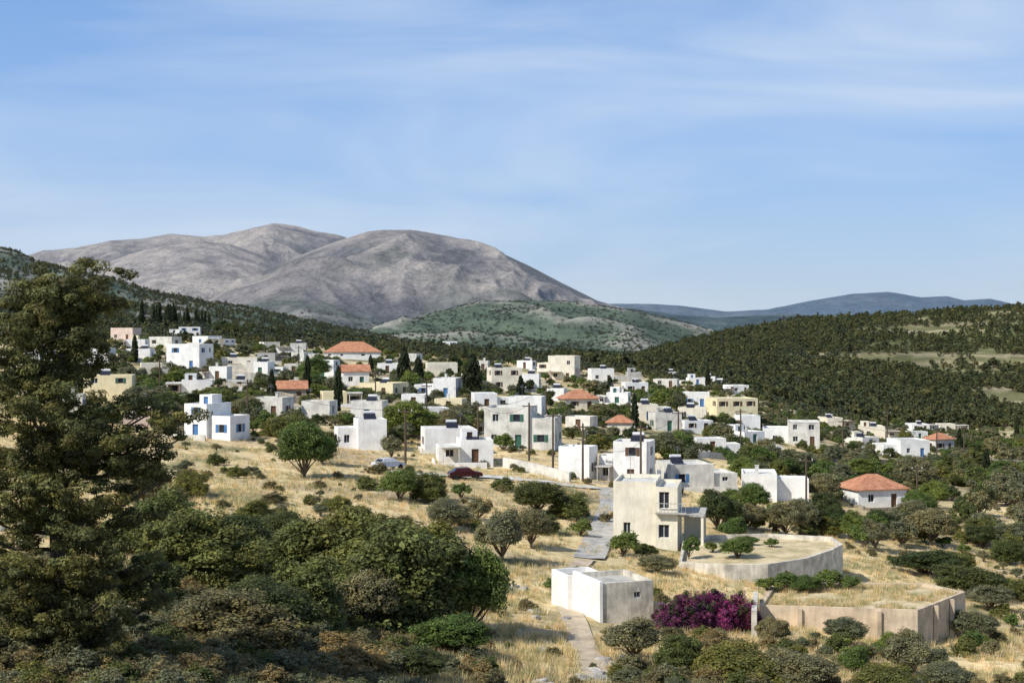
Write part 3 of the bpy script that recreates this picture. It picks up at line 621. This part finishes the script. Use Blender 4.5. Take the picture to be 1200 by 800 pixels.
# ------------------------------------------------------------------ individual trees and shrubs
TR=[('oak_shrub',395,700,180,135),('oak_shrub',470,738,230,165),('fruit_tree',548,742,130,130),('oak_shrub',500,690,160,105),('oak_shrub',345,690,150,110),('oak_shrub',355,745,180,125),('olive_tree',430,742,100,84),
('oak_shrub',225,690,190,120),('pine_tree',275,668,150,75),('oak_shrub',180,650,150,110),('dry_shrub',265,762,190,90),('pine_tree',310,752,140,95),('fruit_tree',270,757,70,40),('oak_shrub',170,720,120,90),('dry_shrub',400,790,130,60),
('dry_shrub',200,800,110,50),('pine_tree',330,640,90,46),('oak_shrub',415,640,110,60),('oak_shrub',300,612,60,36),('olive_tree',235,640,80,50),
('pine_tree',487,798,90,46),('fruit_tree',532,768,124,54),('fruit_tree',500,748,60,34),('fruit_tree',355,560,95,76),('pine_tree',378,545,60,50),('oak_shrub',225,582,58,44),('dry_shrub',170,590,70,60),('oak_shrub',150,560,60,50),
('fruit_tree',468,588,64,44),('oak_shrub',505,588,62,44),('pine_tree',628,602,90,44),('oak_shrub',668,606,84,38),('olive_tree',590,658,84,72),('olive_tree',622,642,66,52),('olive_tree',525,622,66,46),('oak_shrub',640,625,60,30),
('fruit_tree',680,628,34,24),('fruit_tree',652,698,40,28),('fruit_tree',478,514,88,52),('fruit_tree',370,446,54,32),('pine_tree',840,622,80,56),('fruit_tree',862,634,50,34),('fruit_tree',882,602,52,42),
('olive_tree',935,556,70,34),('olive_tree',968,590,56,40),('olive_tree',1070,578,66,50),('olive_tree',1092,640,78,50),('fruit_tree',1010,562,60,30),('oak_shrub',1150,636,66,38),('pine_tree',1085,676,96,40),('pine_tree',1135,702,110,50),
('olive_tree',1163,716,66,36),('olive_tree',1138,752,74,46),('olive_tree',990,757,64,38),('olive_tree',1062,754,34,28),('olive_tree',906,753,54,34),('olive_tree',1188,590,46,32),('fruit_tree',590,528,38,24),
('fruit_tree',730,652,44,36),('oak_shrub',755,650,44,20),('olive_tree',770,672,60,24),('fruit_tree',725,640,24,16),
('olive_tree',745,775,100,60),('oak_shrub',800,788,90,56),('oak_shrub',865,802,140,66),('olive_tree',935,808,120,56),('oak_shrub',1040,814,100,50),('olive_tree',1110,808,80,38),('dry_shrub',700,720,30,20),
('dry_shrub',840,775,80,46),('dry_shrub',790,755,50,26),('olive_tree',458,538,36,32),('fruit_tree',1045,560,40,22),('oak_shrub',1180,660,60,36),('oak_shrub',1195,702,50,36),('oak_shrub',1120,670,60,30),
('cypress_tree',473,456,20,50),('cypress_tree',553,466,28,52),('cypress_tree',490,450,16,32),('cypress_tree',610,470,15,30),('cypress_tree',715,468,13,26),('pine_tree',60,500,60,40),('pine_tree',110,515,50,34),('pine_tree',250,420,24,22),
('fruit_tree',910,612,40,28),('fruit_tree',830,600,30,30),('oak_shrub',430,575,40,22),('olive_tree',560,610,40,30),('oak_shrub',280,560,34,20),('dry_shrub',320,590,40,20),('oak_shrub',395,600,50,26),('oak_shrub',255,545,30,20),('dry_shrub',440,555,34,18),('fruit_tree',540,585,34,24),('oak_shrub',590,575,40,22)]
for t in TR: tree(*t)
for px,w,h in ((780,44,46),(798,52,62),(820,56,58),(842,60,70),(862,48,60),(878,36,46)): tree('bougainvillea',px,741+random.uniform(-2,3),w,h)
def on_level(kind,px,row,w,h,z):
    x,y=at(px,row,z);tree(kind,px,0,w,h,(x,y,z))
for px,row,w,h in ((900,694,44,22),(922,692,40,28),(945,694,50,24),(972,691,44,30),(996,692,38,22)): on_level('fruit_tree',px,row,w,h,GTOP)
for px,row,w,h in ((808,655,36,36),(865,655,50,30),(835,648,26,18),(905,642,22,14),(880,640,30,16)): on_level('fruit_tree',px,row,w,h,zt2)
tr=random.Random(11);cnt=0
GARD=[(890,1135,680,750),(795,990,630,690),(720,830,640,700)]
for i in range(3000):
    z=tr.random()
    if z<.72: px=tr.uniform(60,880);lo=402+.06*px;py=tr.uniform(lo,lo+95);wm=tr.uniform(3.5,8)
    elif z<.95: px=tr.uniform(840,1240);py=tr.uniform(508,650);wm=tr.uniform(2.5,6.5)
    else: px=tr.uniform(980,1220);py=tr.uniform(650,800);wm=tr.uniform(1.5,4)
    x,y,zz=survey(px,py)
    if y>700: continue
    w=wm/y*F;h=w*tr.uniform(.55,.95);kind=tr.choice(['olive_tree','olive_tree','fruit_tree','fruit_tree','oak_shrub','oak_shrub','pine_tree'])
    if tr.random()<.025 and y>260: kind='cypress_tree';w=2.2/y*F;h=tr.uniform(5,9)/y*F
    if overlap(px-w/2,px+w/2,py-h,py,.28,HOUSES[:NKEY]) or overlap(px-w/2,px+w/2,py-h,py,.5,HOUSES[NKEY:]): continue
    if any((x-q[4])**2+(y-q[5])**2<(q[6]+wm*.35)**2 for q in HOUSES): continue
    if any(a-10<px<b_+10 and c<py<d+8 for a,b_,c,d in GARD): continue
    if 640<px<760 and py>560: continue
    if px>860 and py>590 and tr.random()<.55: continue
    tree(kind,px,py,w,h);cnt+=1
    if cnt>640: break
# ------------------------------------------------------------------ large conifer at left
hr=np.random.default_rng(17);tb=survey(62,775);kk=tb[1]/F
tips=[(128,314,0),(95,308,1),(60,322,-1),(128,348,1),(75,345,-1.5),(20,345,0),(-20,370,0),(122,395,-1),(100,420,1),(45,385,-2),(10,410,-2),(-40,440,0),(90,455,-2),(182,478,1),(228,484,0),(165,505,-2),(212,512,1),(120,500,-2.5),(60,470,-3),(10,480,-2),(-30,520,0),
(196,560,1),(150,575,-2),(115,555,-3),(70,560,-3.2),(20,560,-3),(-40,590,0),(195,640,0),(165,630,-2),(120,640,-3),(70,640,-3.4),(20,640,-3),(-30,660,-2),(185,705,1),(165,715,-1.5),(110,715,-3),(60,715,-3.2),(10,715,-3),(-30,740,-2),(130,600,-3),(150,680,-3),(90,600,2),(30,520,2),(110,680,2),(150,540,0),(60,520,-1),
(140,745,-2.5),(60,760,-3),(0,760,-3),(180,670,.5),(60,360,0),(85,375,0),(60,400,0),(80,430,1),(30,440,-1),(100,525,-1),(40,600,-1),(170,600,-.5),(10,440,0),(50,540,-2.5),(90,500,-1),(5,520,-2),(130,660,-1.5),(90,690,-2),(30,690,-2),(-10,610,-2),(100,350,.5),(35,330,.5),(200,495,0),(140,470,.5)]
cent=[];rad=[];wood=[((0,0,-.5),(.15,0,4),.34,.26,10),((.15,0,4),(-.1,.1,8),.26,.17,10),((-.1,.1,8),(.5,0,12.6),.17,.05,8)]
for px,py,dy in tips:
    tip=np.array([(px-62)*kk,dy,(775-py)*kk]);L=math.hypot(tip[0],tip[1]);zs=max(.6,min(12.3,tip[2]-L*.35));st=np.array([0,0,zs])
    mid=st*.5+tip*.5+np.array([0,0,-.12*L]);wood+=[(st,mid,.09,.06,6),(mid,tip,.06,.015,6)]
    for k in range(17):
        t=.25+.77*(k+hr.random())/17;p=(1-t)**2*st+2*t*(1-t)*mid+t*t*tip
        sp=.6*(1.15-t*.6);p=p+hr.normal(size=3)*np.array([sp,sp,sp*.5]);cent.append(p);rad.append(hr.uniform(.22,.5))
        if k%4==0: wood.append((mid,p,.03,.01,4))
me=build_tree('conifer',np.array(cent),np.array(rad),165,.08,(.135,.14,.05),hr,wood,.55,.5,.35,.5)
o=link(bpy.data.objects.new('conifer_tree',me));o.location=tb
# ------------------------------------------------------------------ scattered masses
def scatter(name,pts,scl,rz,meshes):
    col=bpy.data.collections.new(name+'_source')
    for i,me in enumerate(meshes): col.objects.link(bpy.data.objects.new(name+'_unit_%d'%i,me))
    me=bpy.data.meshes.new(name);me.vertices.add(len(pts));me.vertices.foreach_set('co',np.asarray(pts,np.float32).ravel())
    a=me.attributes.new('scl','FLOAT_VECTOR','POINT');a.data.foreach_set('vector',np.asarray(scl,np.float32).ravel())
    r=np.zeros((len(pts),3),np.float32);r[:,2]=rz;a=me.attributes.new('rot','FLOAT_VECTOR','POINT');a.data.foreach_set('vector',r.ravel())
    o=link(bpy.data.objects.new(name,me));ng=bpy.data.node_groups.new(name,'GeometryNodeTree')
    ng.interface.new_socket('Geometry',in_out='INPUT',socket_type='NodeSocketGeometry');ng.interface.new_socket('Geometry',in_out='OUTPUT',socket_type='NodeSocketGeometry')
    gi=ng.nodes.new('NodeGroupInput');go=ng.nodes.new('NodeGroupOutput');ip=ng.nodes.new('GeometryNodeInstanceOnPoints');ci=ng.nodes.new('GeometryNodeCollectionInfo')
    ci.inputs['Collection'].default_value=col;ci.inputs['Separate Children'].default_value=True;ci.inputs['Reset Children'].default_value=True;ip.inputs['Pick Instance'].default_value=True
    def na(n_):
        q=ng.nodes.new('GeometryNodeInputNamedAttribute');q.data_type='FLOAT_VECTOR';q.inputs[0].default_value=n_;return q.outputs[0]
    er=ng.nodes.new('FunctionNodeEulerToRotation');ng.links.new(na('rot'),er.inputs[0])
    L_=ng.links.new;L_(gi.outputs[0],ip.inputs['Points']);L_(ci.outputs[0],ip.inputs['Instance']);L_(er.outputs[0],ip.inputs['Rotation']);L_(na('scl'),ip.inputs['Scale']);L_(ip.outputs[0],go.inputs[0])
    md=o.modifiers.new('scatter','NODES');md.node_group=ng;return o
def fmeshes(nm,col,K=14,M_=16,leaf=.085,n=3): return [round_tree(nm+'%d'%i,200+i,K,M_,leaf,col,.05,flat=.8,tone=.45) for i in range(n)]
def field(n,d0,d1,umin,umax,seed):
    r=np.random.default_rng(seed);u=r.uniform(umin,umax,n);d=np.exp(r.uniform(math.log(d0),math.log(d1),n));return u*d,d,r
def clear(x,y,f=1.2):
    k=np.ones(len(x),bool)
    for hs in HOUSES: k&=((x-hs[4])**2+(y-hs[5])**2)>(hs[6]*f)**2
    return k
FM=fmeshes('pine_far',PIN);FM2=fmeshes('scrub_far',(.115,.135,.062));FM3=fmeshes('hazy_scrub',(.085,.115,.085),n=2)
x,y,r=field(34000,560,1900,.02,.62,301);z,_,frr,_=height(x,y,True)
op=open8(x,y,frr);t=fbm(x/60,y/60,4,96)
keep=(t+1.0*np.clip(op,-.3,1)<.10+r.uniform(-.2,.2,len(x)))&(x>20)
x,y,z=x[keep],y[keep],z[keep];n=len(x);s=r.uniform(3,9,n)
scatter('pine_forest',np.stack([x,y,z-.3],1),np.stack([s,s,s*r.uniform(.7,1.05,n)],1),r.uniform(0,6.28,n),FM+FM2)
x,y,r=field(34000,500,3400,-.5,.25,302);z=height(x,y);t=fbm(x/80,y/80,4,90)
keep=(t<.12+r.uniform(-.15,.25,len(x)))&clear(x,y,1.6);x,y,z=x[keep],y[keep],z[keep];n=len(x);s=r.uniform(3,7,n)*(1+y/5000)*np.where(y<650,.7,1)
scatter('wooded_slope',np.stack([x,y,z-.3],1),np.stack([s,s,s*r.uniform(.6,.95,n)],1),r.uniform(0,6.28,n),FM2+FM[:1]+FM3)
x,y,r=field(20000,2600,5200,-.15,.42,303);z=height(x,y);t=fbm(x/200,y/200,4,91)
keep=t<.1+r.uniform(-.2,.2,len(x));x,y,z=x[keep],y[keep],z[keep];n=len(x);s=r.uniform(6,13,n)
scatter('foothill_scrub',np.stack([x,y,z-1],1),np.stack([s,s,s*.5],1),r.uniform(0,6.28,n),FM3)
rr=np.random.default_rng(5);P=[];Sx=[]
for i in range(70):
    cy_=i<30
    px=rr.uniform(165,245) if cy_ else rr.uniform(250,372);x_,y_,z_=survey(px,386 if cy_ else 393);h=rr.uniform(9,15)
    y_=y_+rr.uniform(-30,60);x_=(px-600)/F*y_;P.append((x_,y_,hz(x_,y_)));w=3.4 if cy_ else rr.uniform(5,8);Sx.append((w,w,h if cy_ else h*.62))
scatter('cypress_row',np.array(P[:30]),np.array(Sx[:30]),rr.uniform(0,6,30),V_[('cypress_tree','mid')])
scatter('pine_grove',np.array(P[30:]),np.array(Sx[30:]),rr.uniform(0,6,40),V_[('pine_tree','mid')])
x,y,r=field(11000,235,640,-.36,.45,309);t=fbm(x/24,y/24,3,150);keep=(t+.1*sstep(40,90,x)>.02)&clear(x,y,1.3);x,y=x[keep],y[keep];z=height(x,y);n=len(x);s=r.uniform(1.2,3.8,n)
scatter('garden_shrubs',np.stack([x,y,z-.1],1),np.stack([s,s,s*r.uniform(.5,.9,n)],1),r.uniform(0,6.28,n),[V_[(k,'mid')][0] for k in ('oak_shrub','fruit_tree','olive_tree','pine_tree')])
def tuft(nm,seed,col,nb=22,h=1.0):
    rg=np.random.default_rng(seed);V=[];Fc=[];cc=[]
    for i in range(nb):
        a=rg.uniform(0,6.28);q=rg.uniform(0,.45,2);bx,by=q[0]*math.cos(a),q[0]*math.sin(a);ln=rg.uniform(.1,.5);hh_=h*rg.uniform(.5,1.1);w=.024
        px_,py_=-math.sin(a)*w,math.cos(a)*w;tx,ty=bx+math.cos(a)*ln,by+math.sin(a)*ln;k=len(V)
        V+=[(bx-px_,by-py_,-.1),(bx+px_,by+py_,-.1),(tx,ty,hh_)];Fc.append((k,k+1,k+2));cc+=[np.array(col)*rg.uniform(.7,1.25)]*3
    return np_mesh(nm,V,[np.array(Fc)],[M['leaf']],None,np.array(cc))
TF=[tuft('t0',1,(.72,.58,.33)),tuft('t1',2,(.64,.51,.27)),tuft('t2',3,(.76,.64,.41)),tuft('t3',4,(.34,.33,.14))]
x,y,r=field(52000,48,230,-.45,.45,304);t=fbm(x/9,y/9,3,120)
keep=(t<.1+r.uniform(-.1,.3,len(x)))&clear(x,y,1.1)
for q in LANE: keep&=((x-q[0])**2+(y-q[1])**2)>12
for a,b_ in zip(TRACK[:-1],TRACK[1:]):
    ax,ay=a;dx,dy=b_[0]-ax,b_[1]-ay;tt=np.clip(((x-ax)*dx+(y-ay)*dy)/(dx*dx+dy*dy),0,1);keep&=np.hypot(x-ax-tt*dx,y-ay-tt*dy)>.75
x,y=x[keep],y[keep];z=height(x,y);n=len(x);s=r.uniform(.25,.62,n)
scatter('dry_grass',np.stack([x,y,z],1),np.stack([s*1.5,s*1.5,s],1),r.uniform(0,6.28,n),TF)
gc=np.array(GP).mean(0);P=[]
for i in range(1500):
    k=rr.integers(0,len(GP));w_=rr.dirichlet((1,1,1));q=(np.array(GP[k])*w_[0]+np.array(GP[(k+1)%len(GP)])*w_[1]+gc*w_[2]);q=gc+(q-gc)*.93
    if perlin(np.array(q[0]/3),np.array(q[1]/3),7)>-.15: P.append((q[0],q[1],GTOP))
P=np.array(P);s=rr.uniform(.2,.55,len(P));scatter('terrace_grass',P,np.stack([s*1.5,s*1.5,s],1),rr.uniform(0,6,len(P)),TF)
x,y,r=field(7500,40,260,-.45,.45,305);t=fbm(x/14,y/14,3,130);dk=(y+x*.45)<78
keep=(t>.12)|(dk&(t>-.35));keep&=clear(x,y,1.3)
pxx=600+F*x/y;keep&=~((pxx>575)&(pxx<722)&(y<150)&(r.random(len(x))<.93));keep&=~((pxx<470)&(pxx>230)&(y>130)&(y<195)&(r.random(len(x))<.7));keep&=~((pxx>860)&(y>105)&(r.random(len(x))<.45))
row=HY-(height(x,y)-CZ)/y*F
for a,b_,c,d in GARD: keep&=~((pxx>a)&(pxx<b_)&(row>c)&(row<d))
x,y=x[keep],y[keep];z=height(x,y);n=len(x);s=r.uniform(.5,2.1,n)
scatter('garrigue_scrub',np.stack([x,y,z-.05],1),np.stack([s,s,s*.7],1),r.uniform(0,6.28,n),[V_[(k,'mid')][0] for k in ('oak_shrub','dry_shrub','olive_tree','dry_shrub')])
def rockm(sd):
    import bmesh
    bm=bmesh.new();bmesh.ops.create_icosphere(bm,subdivisions=3,radius=.5);rg=np.random.default_rng(sd)
    pl=rg.normal(size=(9,3));pl/=np.linalg.norm(pl,axis=1,keepdims=True)
    for v in bm.verts:
        c=np.array(v.co)
        for q in pl:
            dd=c@q
            if dd>.33: c=c-q*(dd-.33)
        c*=1+.12*float(perlin(np.array(c[0]*5+sd),np.array(c[1]*5+c[2]*3),sd));v.co=c
    me=bpy.data.meshes.new('rockm');bm.to_mesh(me);bm.free();me.materials.append(M['rock']);return me
RM=[rockm(i) for i in (1,2,3)]
x,y,r=field(1500,42,110,-.42,.42,306);t=fbm(x/10,y/10,3,140);keep=(t>.15);x,y=x[keep],y[keep]
xx,yy,r2=field(420,44,60,-.30,-.17,307);x=np.concatenate([x,xx]);y=np.concatenate([y,yy]);z=height(x,y);n=len(x);s=r.uniform(.2,1.0,n)
scatter('limestone_rocks',np.stack([x,y,z],1),np.stack([s*1.4,s,s*.7],1),r.uniform(0,6.28,n),RM)
# ------------------------------------------------------------------ thin aerial haze (real air volume over the far country)
B=MB();B.box(-40000,40000,1500,44500,-900,1500);o=B.obj('atmosphere_haze',[])
m=bpy.data.materials.new('haze');m.use_nodes=True;nt=m.node_tree;nt.nodes.clear();out=nt.nodes.new('ShaderNodeOutputMaterial');v=nt.nodes.new('ShaderNodeVolumeScatter')
v.inputs['Color'].default_value=(.5,.72,1,1);v.inputs['Density'].default_value=.000012;nt.links.new(v.outputs[0],out.inputs['Volume']);o.data.materials.append(m)
# ------------------------------------------------------------------ light, sky, camera
EL=math.radians(43);sd=Vector((-.80,-.60,0)).normalized();sv=Vector((sd.x*math.cos(EL),sd.y*math.cos(EL),math.sin(EL)))
L=bpy.data.lights.new('sun','SUN');L.energy=5.0;L.angle=math.radians(.5);L.color=(1,.95,.86);o=link(bpy.data.objects.new('sun',L));o.rotation_euler=sv.to_track_quat('Z','Y').to_euler()
wd=bpy.data.worlds.new('World');scene.world=wd;wd.use_nodes=True;nt=wd.node_tree;bg=nt.nodes['Background']
sk=N(nt,'ShaderNodeTexSky',sky_type='NISHITA');sk.sun_disc=False;sk.sun_elevation=EL;sk.sun_rotation=math.atan2(sd.x,sd.y);sk.air_density=1.0;sk.dust_density=.3;sk.ozone_density=3.0
tc=N(nt,'ShaderNodeTexCoord');sp=N(nt,'ShaderNodeSeparateXYZ');nt.links.new(tc.outputs['Generated'],sp.inputs[0])
gr=ramp(nt,sp.outputs[2],[(0,(3.5,4.6,6.0)),(.05,(2.9,4.15,6.1)),(.13,(2.0,3.45,6.15)),(.25,(1.4,2.75,5.6)),(.5,(1.0,2.0,4.4))])
gf=ramp(nt,sp.outputs[2],[(0,(.9,)*3),(.3,(.8,)*3),(.7,(0,)*3)])
sky=mixc(nt,'MIX',gf.outputs[0],sk.outputs[0],gr.outputs[0])
mp=N(nt,'ShaderNodeMapping');mp.inputs['Scale'].default_value=(1.5,1.5,8);mp.inputs['Rotation'].default_value=(0,.12,0);mp.inputs['Location'].default_value=(.3,0,.5);nt.links.new(tc.outputs['Generated'],mp.inputs[0])
c1=noise(nt,1.6,9,mp.outputs[0],.52);c1.inputs['Distortion'].default_value=.6
r1=ramp(nt,c1.outputs[0],[(.42,(0,0,0)),(.78,(.7,.7,.7))])
nt.links.new(mixc(nt,'MIX',r1.outputs[0],sky,(5.2,5.9,6.8)),bg.inputs[0]);bg.inputs[1].default_value=.14
cam=bpy.data.cameras.new('camera');cam.sensor_width=36;cam.lens=36*F/1200;cam.clip_end=100000;cam.clip_start=.5
co=link(bpy.data.objects.new('camera',cam));co.location=(0,0,CZ);co.rotation_euler=(math.radians(90)-math.atan(10/F),0,0);scene.camera=co
scene.view_settings.view_transform='Standard';scene.view_settings.look='None';scene.view_settings.exposure=0
print('houses',len(HOUSES),'trees',cnt)
